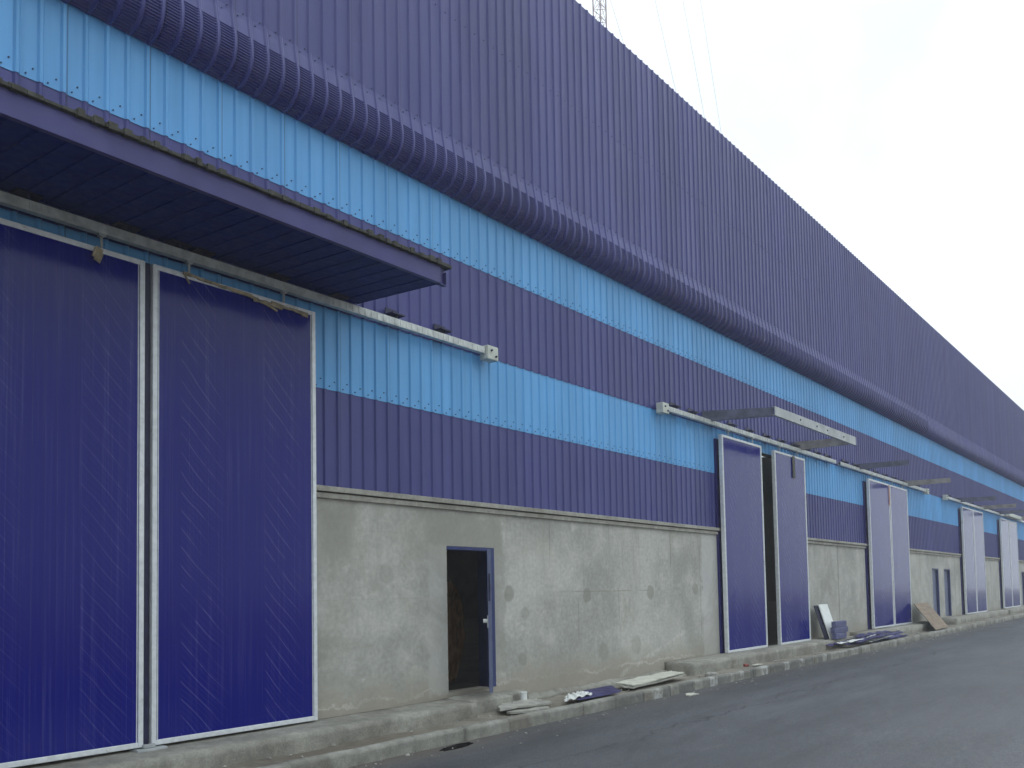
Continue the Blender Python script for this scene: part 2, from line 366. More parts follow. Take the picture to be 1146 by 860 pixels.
def mat_rough_concrete(name, a, b, paint=False, stain=0.4):
    t = NT(name, 0.9); x, y, z = t.xyz()
    n1 = t.noise(1.3, 6, 0.6); n2 = t.noise(7, 6, 0.65); n3 = t.noise(45, 4, 0.6)
    c = t.mix(t.ramp(n1, 0.3, 0.7), a, b)
    c = t.gain(c, t.ramp(n2, 0.25, 0.75, 0.78, 1.2))
    c = t.gain(c, t.ramp(n3, 0.3, 0.7, 0.9, 1.1))
    c = t.mix(t.ramp(t.noise(0.9, 5, 0.6), 0.52, 0.66, 0, stain), c, (0.13, 0.11, 0.085))
    if not paint and stain > 0.5:
        wt = t.math('MULTIPLY', t.math('MULTIPLY', t.ramp(x, 5.3, 6.2), t.ramp(x, 8.7, 8.0)), t.ramp(n1, 0.35, 0.6, 0.35, 1.0))
        c = t.mix(t.math('MULTIPLY', wt, 0.7), c, (0.115, 0.09, 0.06))
    if paint:
        cell = t.white(t.math('FLOOR', t.math('DIVIDE', x, 0.31)))
        pm = t.math('MULTIPLY', t.ramp(cell, 0.68, 0.72), t.ramp(n2, 0.42, 0.56))
        pm = t.math('MULTIPLY', pm, t.math('MULTIPLY', t.ramp(x, 12.6, 13.2), t.ramp(x, 26, 18)))
        pm = t.math('MULTIPLY', pm, t.ramp(y, -1.33, -1.37))
        pk = t.math('MULTIPLY', t.ramp(cell, 0.42, 0.36), t.ramp(n2, 0.36, 0.5))
        pk = t.math('MULTIPLY', pk, t.math('MULTIPLY', t.ramp(x, 11.5, 12.5), t.ramp(x, 34, 22)))
        pk = t.math('MULTIPLY', pk, t.ramp(y, -1.33, -1.37))
        c = t.mix(t.math('MULTIPLY', pm, 0.5), c, (0.48, 0.485, 0.48))
        c = t.mix(t.math('MULTIPLY', pk, 0.55), c, (0.07, 0.07, 0.07))
    t.color(c)
    t.bump(t.math('ADD', n2, t.math('MULTIPLY', n3, 0.5)), 0.5, 0.02)
    return t.m
M['kerb'] = mat_rough_concrete('kerb_concrete', (0.17, 0.165, 0.14), (0.28, 0.275, 0.24), True, 0.6)
M['plinth'] = mat_rough_concrete('plinth_concrete', (0.20, 0.19, 0.16), (0.30, 0.29, 0.25), False, 0.35)
M['pave'] = mat_rough_concrete('pavement_dirt', (0.16, 0.14, 0.11), (0.245, 0.225, 0.185), False, 0.65)
M['ledge'] = mat_rough_concrete('ledge_concrete', (0.27, 0.255, 0.215), (0.37, 0.355, 0.31), False, 0.25)

def mat_road():
    t = NT('asphalt', 0.8); x, y, z = t.xyz()
    n1 = t.noise(0.22, 6, 0.6, t.scaled(0.45, 1.6, 1)); n2 = t.noise(1.4, 6, 0.65, t.scaled(0.35, 1.3, 1)); n3 = t.noise(55, 5, 0.75); n4 = t.noise(5, 6, 0.7); n5 = t.noise(16, 5, 0.7, t.scaled(0.5, 1, 1))
    c = t.mix(t.ramp(n1, 0.3, 0.7), (0.050, 0.052, 0.058), (0.078, 0.080, 0.087))
    c = t.gain(c, t.ramp(n2, 0.28, 0.72, 0.80, 1.22))
    c = t.gain(c, t.ramp(n3, 0.3, 0.7, 0.5, 1.55)); c = t.gain(c, t.ramp(n5, 0.3, 0.7, 0.88, 1.12))
    # dust drifted along the kerb and pale dirt smears
    edge = t.math('ADD', y, t.math('MULTIPLY', t.math('SUBTRACT', n4, 0.5), 0.9))
    c = t.mix(t.math('MULTIPLY', t.ramp(edge, -2.1, -1.45, 0, 0.55), t.ramp(x, 10, 7.5, 0.35, 1)), c, (0.17, 0.14, 0.105))
    sm = t.noise(0.9, 5, 0.7, t.scaled(0.5, 2.8, 1))
    c = t.gain(c, t.ramp(t.noise(1.0, 6, 0.7, t.scaled(0.12, 4.5, 1)), 0.3, 0.7, 0.93, 1.07))
    c = t.mix(t.ramp(sm, 0.60, 0.72, 0, 0.25), c, (0.16, 0.155, 0.15))
    c = t.mix(t.ramp(t.noise(1.0, 6, 0.7, t.scaled(0.8, 3.0, 1)), 0.70, 0.73, 0, 0.45), c, (0.26, 0.255, 0.245))
    # cracks along the lane
    ck = t.math('ABSOLUTE', t.math('SUBTRACT', t.math('ADD', y, t.math('MULTIPLY', t.noise(0.8, 6, 0.65), 1.1)), -2.55))
    c = t.mix(t.math('MULTIPLY', t.ramp(ck, 0.026, 0.008), t.ramp(n1, 0.40, 0.52, 0.3, 0.9)), c, (0.02, 0.02, 0.022))
    # rolled lap joint between paving passes, slightly darker strip by the kerb
    c = t.gain(c, t.ramp(t.math('ADD', y, t.math('MULTIPLY', n2, 0.5)), -2.6, -1.9, 1.0, 0.80))
    t.color(c)
    t.rough(t.ramp(n2, 0.3, 0.7, 0.62, 0.85))
    t.bump(t.math('ADD', n3, t.math('MULTIPLY', n4, 0.4)), 0.6, 0.012)
    return t.m
M['road'] = mat_road()
M['ground'] = mat_plain('ground_soil', (0.17, 0.145, 0.11), 0.95, var=0.4, scale=0.8)

def mat_ply():
    t = NT('plywood_face', 0.7); x, y, z = t.xyz()
    g = t.noise(1.0, 6, 0.6, t.scaled(1.2, 14, 14))
    c = t.mix(t.ramp(g, 0.3, 0.7), (0.175, 0.125, 0.082), (0.25, 0.185, 0.125))
    c = t.gain(c, t.ramp(t.noise(1.5, 5), 0.3, 0.7, 0.85, 1.12))
    t.color(c); return t.m
M['ply'] = mat_ply()

# ---------------------------------------------------------------- road, pavement, kerb
XL, XR = -14.0, 112.0
g = MB(); S = 240
g.quad([(-S, -S, zg(-S) - 0.35), (S, -S, zg(S) - 0.35), (S, S, zg(S) - 0.35), (-S, S, zg(-S) - 0.35)])
tag(g.build('ground', M['ground']), kind='structure')
KY = -1.40
HX0, HX1, HY0, HY1 = 7.0, 9.6, -2.3, KY + 0.10
r = MB()
def rq(x0, x1, y0, y1): r.quad([(x0, y0, zg(x0)), (x1, y0, zg(x1)), (x1, y1, zg(x1)), (x0, y1, zg(x0))])
rq(-60, 230, -17, HY0); rq(-60, HX0, HY0, HY1); rq(HX1, 230, HY0, HY1)
ro = r.build('road', M['road']); tag(ro, kind='structure')
# the road patch with the broken drain hole
hole = []
rnd = random.Random(3)
for k in range(22):
    a = 2 * math.pi * k / 22
    hx, hy = 0.33 * math.cos(a), 0.10 * math.sin(a)
    f = 1 + rnd.uniform(-0.14, 0.14)
    X = 8.17 + (hx * 1.0 - hy * 0.25) * f; Y = -1.555 + (hy * 1.0 + hx * 0.18) * f
    hole.append((X, Y))
bm = bmesh.new()
oute = [bm.verts.new((x, y, zg(x))) for x, y in ((HX0, HY0), (HX1, HY0), (HX1, HY1), (HX0, HY1))]
inn = [bm.verts.new((x, y, zg(x))) for x, y in hole]
ed = [bm.edges.new((L[i], L[(i + 1) % len(L)])) for L in (oute, inn) for i in range(len(L))]
bmesh.ops.triangle_fill(bm, edges=ed, use_beauty=True, use_dissolve=False)
for f in list(bm.faces):
    c = f.calc_center_median()
    if all(math.hypot((c.x - 8.17) / 0.40, (c.y + 1.555) / 0.16) < 0.8 for _ in (0,)): bm.faces.remove(f)
bmesh.ops.recalc_face_normals(bm, faces=bm.faces)
for f in bm.faces:
    if f.normal.z < 0: f.normal_flip()
bm.from_mesh(ro.data); bm.to_mesh(ro.data); bm.free()
pit = MB()
n = len(hole)
for k in range(n):
    (ax, ay), (bx, by) = hole[k], hole[(k + 1) % n]
    q = lambda x, y, s, z: (8.17 + (x - 8.17) * s, -1.555 + (y + 1.555) * s, z + zg(x))
    pit.quad([q(ax, ay, 1, 0), q(bx, by, 1, 0), q(bx, by, .92, -.16), q(ax, ay, .92, -.16)])
    pit.quad([q(ax, ay, .92, -.16), q(bx, by, .92, -.16), (8.17, -1.555, -.2)])
tag(pit.build('drain_hole', mat_plain('wet_mud', (0.012, 0.011, 0.011), 0.9)), kind='structure')

# pavement strip, gently uneven
bm = bmesh.new(); st = 0.2; nx = int((72 - XL) / st); ny = 6; grid = []
for i in range(nx + 1):
    row = []
    for j in range(ny + 1):
        x = XL + i * st; y = -1.30 + 1.30 * j / ny
        z = 0.10 + 0.03 * mnoise.noise((x * 0.9, y * 1.2, 0)) + 0.014 * mnoise.noise((x * 4, y * 4, 3)) + zg(x) + (0.04 if j == 0 else 0)
        row.append(bm.verts.new((x, y, z)))
    grid.append(row)
for i in range(nx):
    for j in range(ny): bm.faces.new((grid[i][j], grid[i + 1][j], grid[i + 1][j + 1], grid[i][j + 1]))
me = bpy.data.meshes.new('pavement'); bm.to_mesh(me); bm.free(); me.materials.append(M['pave'])
for p in me.polygons: p.use_smooth = True
po = bpy.data.objects.new('pavement', me); COL.objects.link(po); tag(po, kind='structure')
pf = MB(); pf.quad([(72, -1.3, .1 + zg(72)), (XR, -1.3, .1 + zg(XR)), (XR, 0, .1 + zg(XR)), (72, 0, .1 + zg(72))])
fo = pf.build('pavement', M['pave']); tag(fo, kind='structure')

# kerb stones as one run of worn blocks
kb = bmesh.new(); x = XL; k = 0; rnd = random.Random(11)
while x < XR:
    ln = 0.9 if x < 45 else 3.0
    jy, jz = rnd.uniform(-.003, .003), rnd.uniform(-.003, .003)
    o = rough_box('kerb_tmp', M['kerb'], x + 0.0005, x + ln - 0.002, KY + jy, KY + 0.16, -0.06, 0.18 + jz, None, 0.075 if x < 24 else 0.25, 0.009 if x < 24 else 0.006, 2.6, 0.018, 1.0, 0.0, 2.0, False)
    kb.from_mesh(o.data); dm = o.data; bpy.data.objects.remove(o); bpy.data.meshes.remove(dm)
    x += ln; k += 1
me = bpy.data.meshes.new('kerb'); kb.to_mesh(me); kb.free(); me.materials.append(M['kerb'])
for p in me.polygons: p.use_smooth = True
ko = bpy.data.objects.new('kerb', me); COL.objects.link(ko); tag(ko, kind='structure')

# ---------------------------------------------------------------- warehouse
WH = root('warehouse', 'long blue corrugated steel warehouse with two light blue bands above a bare concrete base', 'warehouse', (0, 0, 0))
PITCH, X0 = 0.2247, 6.78
DOORS = [(2.55, 4.86, 4.95, 7.13), (18.97, 21.28, 22.13, 24.32), (30.22, 32.58, 32.68, 34.95), (44.4, 46.68, 46.76, 49.05), (53.9, 56.35, 56.44, 58.95), (70.0, 72.3, 72.4, 74.7)]
OPEN = [(2.75, 7.0), (19.35, 24.1), (30.55, 34.75), (44.75, 48.85), (54.25, 58.75), (70.3, 74.5)]
PASS = [(9.73, 10.84, 0.40, 2.58), (39.10, 40.18, 0.52, 2.57), (41.13, 42.28, 0.52, 2.57), (61.0, 62.1, .52, 2.6)]
TOPO = 5.36
def xs_profile(x0, x1, y, h=0.024):
    pts = [(x0, y)]
    k = math.floor((x0 - X0) / PITCH)
    while True:
        c = X0 + k * PITCH
        if c - 0.034 > x1: break
        for dx, dy in ((-.034, 0), (-.015, -h), (.015, -h), (.034, 0)):
            if x0 < c + dx < x1: pts.append((c + dx, y + dy))
        k += 1
    pts.append((x1, y)); return pts
def clad(mb, x0, x1, z0, z1, y, nz=1, mi=0):
    pr = xs_profile(x0, x1, y)
    for a in range(nz):
        za, zb = z0 + (z1 - z0) * a / nz, z0 + (z1 - z0) * (a + 1) / nz
        for (ax, ay), (bx, by) in zip(pr, pr[1:]):
            mb.quad([(ax, ay, za), (bx, by, za), (bx, by, zb), (ax, ay, zb)], mi)
def screws(mb, z, y, x0, x1, mi, single=False):
    k = math.ceil((x0 - X0) / PITCH)
    rr = random.Random(int(z * 100))
    while True:
        c = X0 + k * PITCH
        if c > x1: break
        for dx, dz in (((0.11, 0.0),) if single else ((0.075, 0.0), (0.15, 0.075))):
            px, pz = c + dx + rr.uniform(-.01, .01), z + dz + rr.uniform(-.012, .012)
            mb.tube((px, y + 0.001, pz), (px, y - 0.012, pz), 0.0085, 6, mi)
        k += 1
def segs():
    e = XL; o = []
    for a, b in OPEN: o.append((e, a)); e = b
    o.append((e, XR)); return o

b = MB(); clad(b, XL, XR, 8.60, 12.69, -0.26)
screws(b, 10.6, -0.26, 3.5, 26, 1, True)
b.build('upper_cladding', [M['dark_blue'], M['screw']], WH)
b = MB()                                             # roof edge capping
for k in range(int((XR - XL) / 3)):
    b.box(XL + 3 * k + .002, XL + 3 * k + 2.998, -0.225, -0.05, 12.65, 12.675)
b.build('roof_edge_capping', M['fascia_blue'], WH)

# curved crimped trim under the upper cladding
def bez(t, P): 
    u = 1 - t
    return tuple(u**3 * P[0][i] + 3 * u * u * t * P[1][i] + 3 * u * t * t * P[2][i] + t**3 * P[3][i] for i in (0, 1))
BP = [(-.304, 8.46), (-.352, 8.24), (-.355, 7.955), (0.01, 7.945)]
def trim(mb, x0, x1, ng):
    prof = [((-.267, 8.71), 0), ((-.274, 8.64), 0), ((-.288, 8.56), 0)]
    cnt = ng * 4 if ng else 8
    for i in range(cnt + 1):
        p = bez(i / cnt, BP)
        prof.append((p, (0.0, 0.0, -0.017, -0.017)[i % 4] if ng else 0))
    nrm = []
    for i in range(len(prof)):
        a = prof[max(0, i - 1)][0]; c = prof[min(len(prof) - 1, i + 1)][0]
        d = Vector((c[0] - a[0], c[1] - a[1])).normalized(); nrm.append((d.y, -d.x))     # outward = (-y side)
    kx = xs_profile(x0, x1, 0)
    rows = []
    for i, ((py, pz), gr) in enumerate(prof):
        ny, nzv = nrm[i]; row = []
        for (x, h) in kx:
            off = -h * 0.75 if h < 0 else gr
            row.append((x, py + ny * off, pz + nzv * off))
        rows.append(row)
    base = len(mb.v); W = len(kx)
    for row in rows: mb.v += row
    for i in range(len(rows) - 1):
        for j in range(W - 1):
            mb.f.append((base + i * W + j, base + (i + 1) * W + j, base + (i + 1) * W + j + 1, base + i * W + j + 1)); mb.mi.append(0)
b = MB(); trim(b, XL, 2, 0); trim(b, 2, 38, 20); trim(b, 38, XR, 0)
screws(b, 8.65, -0.272, 3.5, 24, 1)
b.build('curved_trim', [M['dark_blue'], M['screw']], WH)

b = MB(); clad(b, XL, XR, 7.0, 8.06, 0.0); screws(b, 7.04, 0.0, 2.5, 26, 1); b.build('light_blue_cladding', [M['light_blue'], M['screw']], WH)
b = MB(); clad(b, XL, XR, 5.62, 7.06, 0.008); b.build('dark_blue_cladding', M['dark_blue'], WH)
b = MB()
for a, c in segs(): clad(b, a, c, 4.55, TOPO, 0.016)
clad(b, XL, XR, TOPO, 5.66, 0.016); screws(b, 4.59, 0.016, 7.0, 24, 1)
b.build('light_blue_cladding', [M['light_blue'], M['screw']], WH)
b = MB()
for a, c in segs(): clad(b, a, c, 3.285, 4.60, 0.024)
b.build('dark_blue_cladding', M['dark_blue'], WH)

# concrete base wall with the door openings cut through
def cut_wall(mb, x0, x1, z0, z1, ya, yb, holes, zoff=True):
    X = sorted({x0, x1, *[h[0] for h in holes], *[h[1] for h in holes]}); Z = sorted({z0, z1, *[h[2] for h in holes if z0 < h[2] < z1], *[h[3] for h in holes if z0 < h[3] < z1]})
    inh = lambda x, z: any(h[0] < x < h[1] and h[2] < z < h[3] for h in holes)
    for a, c in zip(X, X[1:]):
        for d, e in zip(Z, Z[1:]):
            if inh((a + c) / 2, (d + e) / 2): continue
            mb.quad([(a, ya, d), (c, ya, d), (c, ya, e), (a, ya, e)]); mb.quad([(c, yb, d), (a, yb, d), (a, yb, e), (c, yb, e)])
    for h in holes:
        a, c, d, e = h
        mb.quad([(a, ya, d), (a, ya, min(e, z1)), (a, yb, min(e, z1)), (a, yb, d)]); mb.quad([(c, ya, d), (c, yb, d), (c, yb, min(e, z1)), (c, ya, min(e, z1))])
        mb.quad([(a, ya, d), (a, yb, d), (c, yb, d), (c, ya, d)])
        if e < z1: mb.quad([(a, ya, e), (c, ya, e), (c, yb, e), (a, yb, e)])
b = MB(); cut_wall(b, XL, XR, -0.3, 3.12, 0.0, 0.25, [(a, c, 0.33 + zg(a), 9) for a, c in OPEN] + PASS)
b.build('base_wall', M['wall'], WH)
b = MB(); ib = MB()
for a, c in segs():
    b.box(a, c, -0.075, 0.10, 3.205, 3.275); b.box(a, c, -0.045, 0.10, 3.12, 3.19)
    ib.box(a, c, 0.12, 0.25, 3.20, TOPO)
ib.box(XL, XR, 0.12, 0.25, TOPO + .001, 12.9)
b.build('ledge', M['ledge'], WH, 0.006)
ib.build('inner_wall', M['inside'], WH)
# navy jamb flashings at the openings
for (a, c), d in zip(OPEN, DOORS):
    for q0, q1 in ((a - 0.40, a), (c, c + 0.06)):
        j = MB(); j.box(q0, q1, -0.05, 0.26, 0.345 + zg(a), TOPO); j.build('jamb', M['navy_flash'], WH, 0.006)
# shell: back wall, ends, roof, floor
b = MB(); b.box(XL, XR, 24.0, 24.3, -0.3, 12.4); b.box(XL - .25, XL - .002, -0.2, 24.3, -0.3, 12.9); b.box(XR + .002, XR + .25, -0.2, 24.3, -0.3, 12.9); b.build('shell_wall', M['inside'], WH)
b = MB(); rx = XL
while rx < XR:
    b.box(rx, min(rx + 8.2, XR), 0.26, 23.99, 12.2, 12.35)
    if rx + 9.0 < XR:
        b.box(rx + 8.2, rx + 9.0, 0.26, 4.0, 12.2, 12.35); b.box(rx + 8.2, rx + 9.0, 20.0, 23.99, 12.2, 12.35)
        q = MB(); q.quad([(rx + 8.2, 4, 12.28), (rx + 9.0, 4, 12.28), (rx + 9.0, 20, 12.28), (rx + 8.2, 20, 12.28)]); q.build('added_skylight', M['added_skylight'], WH)  # unseen translucent strip, added to brighten the dark interior
    rx += 9.0
b.build('roof', M['roof'], WH)
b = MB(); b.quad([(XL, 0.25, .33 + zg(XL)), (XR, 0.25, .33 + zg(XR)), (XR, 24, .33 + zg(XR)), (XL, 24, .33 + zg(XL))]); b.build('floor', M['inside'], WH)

# plinths in front of the doors
for (x0, x1, y0, top, sd) in ((XL, 9.62, -0.64, 0.315, 1), (16.32, 26.9, -0.66, 0.345, 2), (28.3, 37.2, -0.66, 0.36, 3), (40.0, 52.2, -0.62, 0.36, 4), (52.6, 63.0, -0.64, 0.36, 5)):
    rough_box('plinth', M['plinth'], x0, x1, y0, -0.001, 0.0, top, WH, 0.11 if x0 < 20 else 0.22, 0.008, 2.2, 0.010, 1.0, 0.03, sd * 5.1)
rough_box('doorstep', M['plinth'], 9.625, 10.62, -0.50, -0.001, 0.0, 0.33, WH, 0.08, 0.012, 2.6, 0.025, 1.0, 0.06, 31)
rough_box('doorstep', M['plinth'], 10.63, 11.32, -0.27, -0.001, 0.0, 0.31, WH, 0.07, 0.012, 2.6, 0.02, 1.0, 0.0, 37)

rough_box('footing', M['plinth'], 11.33, 16.31, -0.16, -0.001, 0.0, 0.17, WH, 0.08, 0.035, 2.4, 0.05, 1.0, 0.35, 41)
# sliding doors
def leaf(x0, x1, y0, z0, z1, parent, left_pale=False, torn=False, strap=None, tape=False):
    d = MB(); d.box(x0 + .05, x1 - .05, y0 + .012, y0 + .07, z0 + .05, z1 - .05)
    p = d.build('sliding_door', M['panel'], parent)
    f = MB(); wd = 0.055
    f.box(x0, x0 + wd, y0, y0 + .09, z0, z1); f.box(x1 - wd, x1, y0, y0 + .09, z0, z1)
    f.box(x0 + wd + .001, x1 - wd - .001, y0 + .001, y0 + .089, z0, z0 + wd); f.box(x0 + wd + .001, x1 - wd - .001, y0 + .001, y0 + .089, z1 - wd, z1)
    # a groove line: a second thin lip inside the frame
    f.box(x0 + wd + .008, x0 + wd + .02, y0 + .004, y0 + .02, z0 + wd, z1 - wd); f.box(x1 - wd - .02, x1 - wd - .008, y0 + .004, y0 + .02, z0 + wd, z1 - wd)
    f.build('door_frame', M['alu'], p, 0.006)
    for hx in (x0 + 0.45, x1 - 0.45):
        h = MB(); h.box(hx - .012, hx + .012, y0 + .04, y0 + .055, z1 + .001, z1 + .17); h.tube((hx, y0 + .02, z1 + .17), (hx, y0 + .075, z1 + .17), .045, 12)
        h.build('hanger_roller', M['galv'], p)
    if torn:
        tb = MB(); rr = random.Random(5)
        for (xa, ln_, ang, hh, dz) in ((.34, .95, 2.2, .018, .004), (.95, .75, 5.5, .022, -.012), (1.32, .34, 15, .016, -.055), (1.50, .62, 1.5, .026, -.040), (.36, .10, 55, .012, -.02), (1.25, .22, -8, .014, -.07), (1.86, .26, 4, .03, -.05)):
            for q in range(max(1, int(ln_ / .09))):      # ragged lath: short overlapping slivers of varying width
                mt = Matrix.Translation((x0 + xa, y0 - .014 - .002 * rr.random(), z1 - .012 + dz)) @ Matrix.Rotation(R(ang), 4, 'Y') @ Matrix.Translation((q * .088, 0, rr.uniform(-.004, .004)))
                tb.box(0, .10, -.008, .008, -hh * rr.uniform(.6, 1.3), hh * rr.uniform(.3, .8), 0, mt)
        tb.build('torn_edge_strip', M['torn'], p)
    if strap is not None:
        s = MB(); s.box(strap, strap + .16, y0 - .02, y0 - .004, z1 - .62, z1 - .02); s.build('hanging_strap', M['strap'], p, .005)
    if tape:
        s = MB(); s.box(x1 - .075, x1 - .02, y0 - .012, y0 - .002, z1 - .75, z1 - .03); s.build('warning_tape', M['orange'], p)
    return p
for i, (a, c, d, e) in enumerate(DOORS):
    zb = 0.36 + zg((a + e) / 2) * 0.9 + (0.03 if i > 1 else 0); zt = 5.44
    p1 = leaf(a, c, -0.20, zb, zt, WH, tape=(i == 2))
    p2 = leaf(d, e, -0.20, zb, zt, WH, torn=(i == 0), strap=(23.35 if i == 1 else None))
    if i == 0:
        t_ = MB(); t_.box(c - .10, d + .14, -.27, -.10, zb - .045, zb - .012); t_.box(c - .02, d + .02, -.25, -.202, zb - .012, zb + .03)
        t_.build('floor_guide', M['galv'], p1, .008)
        tg = MB(); mt = Matrix.Translation((4.36, -0.225, 5.42)) @ Matrix.Rotation(R(20), 4, 'Y'); tg.box(-.045, .035, -.008, .008, -.12, .0, 0, mt); tg.box(-.02, .05, -.012, -.004, -.15, -.04, 0, mt); tg.build('torn_edge_strip', M['torn'], p1)
        gp = MB(); gp.box(c + .01, d - .01, -.16, -.12, zb, zt); gp.build('meeting_strip', M['bracket'], p1)

# sliding door tracks
def track(x0, x1, box0, box1, brs, pale=None):
    t = MB(); t.box(x0, x1, -.185, -.105, 5.60, 5.615); t.box(x0, x1, -.185, -.172, 5.616, 5.69); t.box(x0, x1, -.118, -.105, 5.616, 5.69); t.box(x0, x1, -.185, -.105, 5.691, 5.702)
    q = x0 + .05
    while q < min(x1, 40):
        t.box(q, q + .035, -.191, -.1855, 5.612, 5.690); q += .11
    tr = t.build('door_track', M['track'], WH)
    for bx in brs:
        k = MB(); k.box(bx - .12, bx + .12, -.19, -.034, 5.765, 5.785); k.box(bx - .12, bx + .12, -.046, -.034, 5.786, 5.87)
        k.tube((bx, -.145, 5.702), (bx, -.145, 5.785), .014, 6);
        k.build('track_bracket', M['bracket'], tr)
    for bx, s in ((box0, -1), (box1, 1)):
        if bx is None: continue
        e = MB(); e.box(bx - .13, bx + .13, -.235, -.07, 5.515, 5.735)
        eo = e.build('end_box', M['endbox'], tr, .012)
        for dx, dz in ((-.05, .03), (.06, -.05)):
            s2 = MB(); s2.tube((bx + dx, -.236, 5.625 + dz), (bx + dx, -.262, 5.625 + dz), .017, 8)
            s2.build('stop_bolt', M['bracket'], tr)
    return tr
track(XL + 4, 10.48, None, 10.62, [2.6, 3.7, 4.7, 5.3, 5.6, 6.65, 7.6, 8.61, 9.6])
track(16.38, 27.05, 16.25, None, [16.9, 17.75, 18.85, 19.81, 20.86, 21.94, 22.92, 23.9, 24.85, 25.74, 26.6])
track(27.45, 37.9, None, 38.05, [28.2, 29.3, 30.4, 31.5, 32.6, 33.7, 34.8, 35.9, 37.0])
track(41.45, 63.5, 41.3, None, [42.4, 44, 45.6, 47.2, 48.8, 50.4, 52, 53.6, 55.2, 56.8, 58.4, 60])
pl = MB(); pl.box(55.2, 59.6, -.42, -.22, 5.60, 5.80); pl.build('track_cover', M['endbox'], WH, .01)

# finished canopy over the first door
CE = 8.0
c = MB()
k = XL + 3
pr = []
q = CE
while q > XL + 3:
    q -= 0.24
sx = q
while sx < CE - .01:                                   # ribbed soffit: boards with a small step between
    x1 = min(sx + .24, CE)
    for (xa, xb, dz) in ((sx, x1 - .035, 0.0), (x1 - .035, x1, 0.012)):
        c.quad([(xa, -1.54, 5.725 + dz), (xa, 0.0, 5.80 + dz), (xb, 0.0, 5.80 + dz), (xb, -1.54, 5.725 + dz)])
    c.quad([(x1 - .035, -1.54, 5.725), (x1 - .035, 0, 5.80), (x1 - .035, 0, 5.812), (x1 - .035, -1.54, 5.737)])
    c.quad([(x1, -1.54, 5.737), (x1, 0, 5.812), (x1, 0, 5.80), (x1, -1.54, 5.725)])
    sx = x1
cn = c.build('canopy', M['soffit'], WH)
tp = MB(); tp.quad([(XL + 3, -1.6, 5.925), (CE, -1.6, 5.925), (CE, -.002, 6.01), (XL + 3, -.002, 6.01)]); tp.quad([(CE - .03, -1.54, 5.75), (CE - .03, 0, 5.825), (CE - .03, 0, 6.005), (CE - .03, -1.54, 5.922)])
tp.build('canopy_roof', M['dark_blue'], cn)
f = MB(); f.box(XL + 3, CE - .07, -1.60, -1.545, 5.70, 5.915); f.build('fascia', M['fascia_blue'], cn, .004)
e = MB(); e.box(CE - .065, CE - .052, -1.60, -1.54, 5.69, 5.922); e.box(CE - .052, CE + .05, -1.552, -1.54, 5.69, 5.922); e.box(CE - .052, CE + .05, -1.60, -1.553, 5.69, 5.702); e.box(CE + .038, CE + .05, -1.60, -1.553, 5.702, 5.86)
e.build('end_channel', M['fascia_blue'], cn)
ed_ = MB(); rr = random.Random(21); q = XL + 3
while q < CE:
    l = rr.uniform(.10, .17); h = rr.uniform(.010, .03)
    ed_.box(q, q + l, -1.635 - rr.uniform(0, .012), -1.50, 5.918, 5.934 + h)
    if rr.random() < .55: ed_.box(q + .02, q + .02 + rr.uniform(.05, .085), -1.655, -1.58, 5.908, 5.952 + rr.uniform(0, .03))
    q += l + .001
ed_.build('gutter_edge', M['olive'], cn, .004)

# unfinished canopies: bare cantilever channels
def channel(mb, a, b_, h0, h1, fl=0.06, side=1):
    """C channel from a to b (centre line), depths h0 at root, h1 at tip"""
    a, b_ = Vector(a), Vector(b_); d = (b_ - a).normalized(); n_ = Vector((-d.y, d.x, 0)).normalized() * side
    for s, w_ in ((0, .012),):
        P = [a + Vector((0, 0, -h0 / 2)), b_ + Vector((0, 0, -h1 / 2)), b_ + Vector((0, 0, h1 / 2)), a + Vector((0, 0, h0 / 2))]
        Q = [p + n_ * w_ for p in P]
        mb.quad(P); mb.quad(Q[::-1])
        for i in range(4): mb.quad([P[i], Q[i], Q[(i + 1) % 4], P[(i + 1) % 4]])
    for sgn in (1, -1):
        za, zb = sgn * h0 / 2, sgn * h1 / 2
        P = [a + Vector((0, 0, za)) + n_ * .0125, b_ + Vector((0, 0, zb)) + n_ * .0125, b_ + Vector((0, 0, zb)) + n_ * fl, a + Vector((0, 0, za)) + n_ * fl]
        Q = [p + Vector((0, 0, -sgn * .012)) for p in P]
        mb.quad(P); mb.quad(Q[::-1])
        for i in range(4): mb.quad([P[i], Q[i], Q[(i + 1) % 4], P[(i + 1) % 4]])
def beam(xr, xt, z0, z1, mat, yt=-1.6, h0=.24, h1=.19, side=1):
    bb = MB(); channel(bb, (xr, -.002, z0), (xt, yt, z1), h0, h1, .07, side); return bb.build('canopy_beam', mat, WH)
b1 = beam(18.4, 18.74, 5.80, 5.745, M['steel'], -1.54)
b2 = beam(24.1, 24.02, 5.80, 5.76, M['steel_tan'], -1.54)
f = MB(); channel(f, (18.66, -1.6, 5.745), (24.30, -1.6, 5.77), .20, .225, .06, 1); fo = f.build('canopy_fascia', M['galv'], WH)
for fx in (20.2, 21.3, 22.05, 23.3):
    s = MB(); s.tube((fx, -1.599, 5.76), (fx, -1.618, 5.76), .022, 8); s.build('bolt', M['bracket'], fo)
e = MB(); e.box(24.305, 24.45, -1.60, -1.54, 5.66, 5.885); e.build('end_plate', M['fascia_blue'], fo, .004)
beam(29.3, 29.66, 5.74, 5.77, M['steel'], -1.6, .18, .16); beam(35.15, 35.44, 5.70, 5.72, M['steel_tan'], -1.6, .2, .17)
beam(44.1, 44.32, 5.72, 5.70, M['steel'], -1.6, .2, .18); beam(49.4, 49.5, 5.72, 5.72, M['steel_tan'], -1.6, .2, .18)
beam(53.6, 53.8, 5.72, 5.72, M['steel'], -1.6, .2, .18); beam(59.2, 59.3, 5.72, 5.72, M['steel_tan'], -1.6, .2, .18)

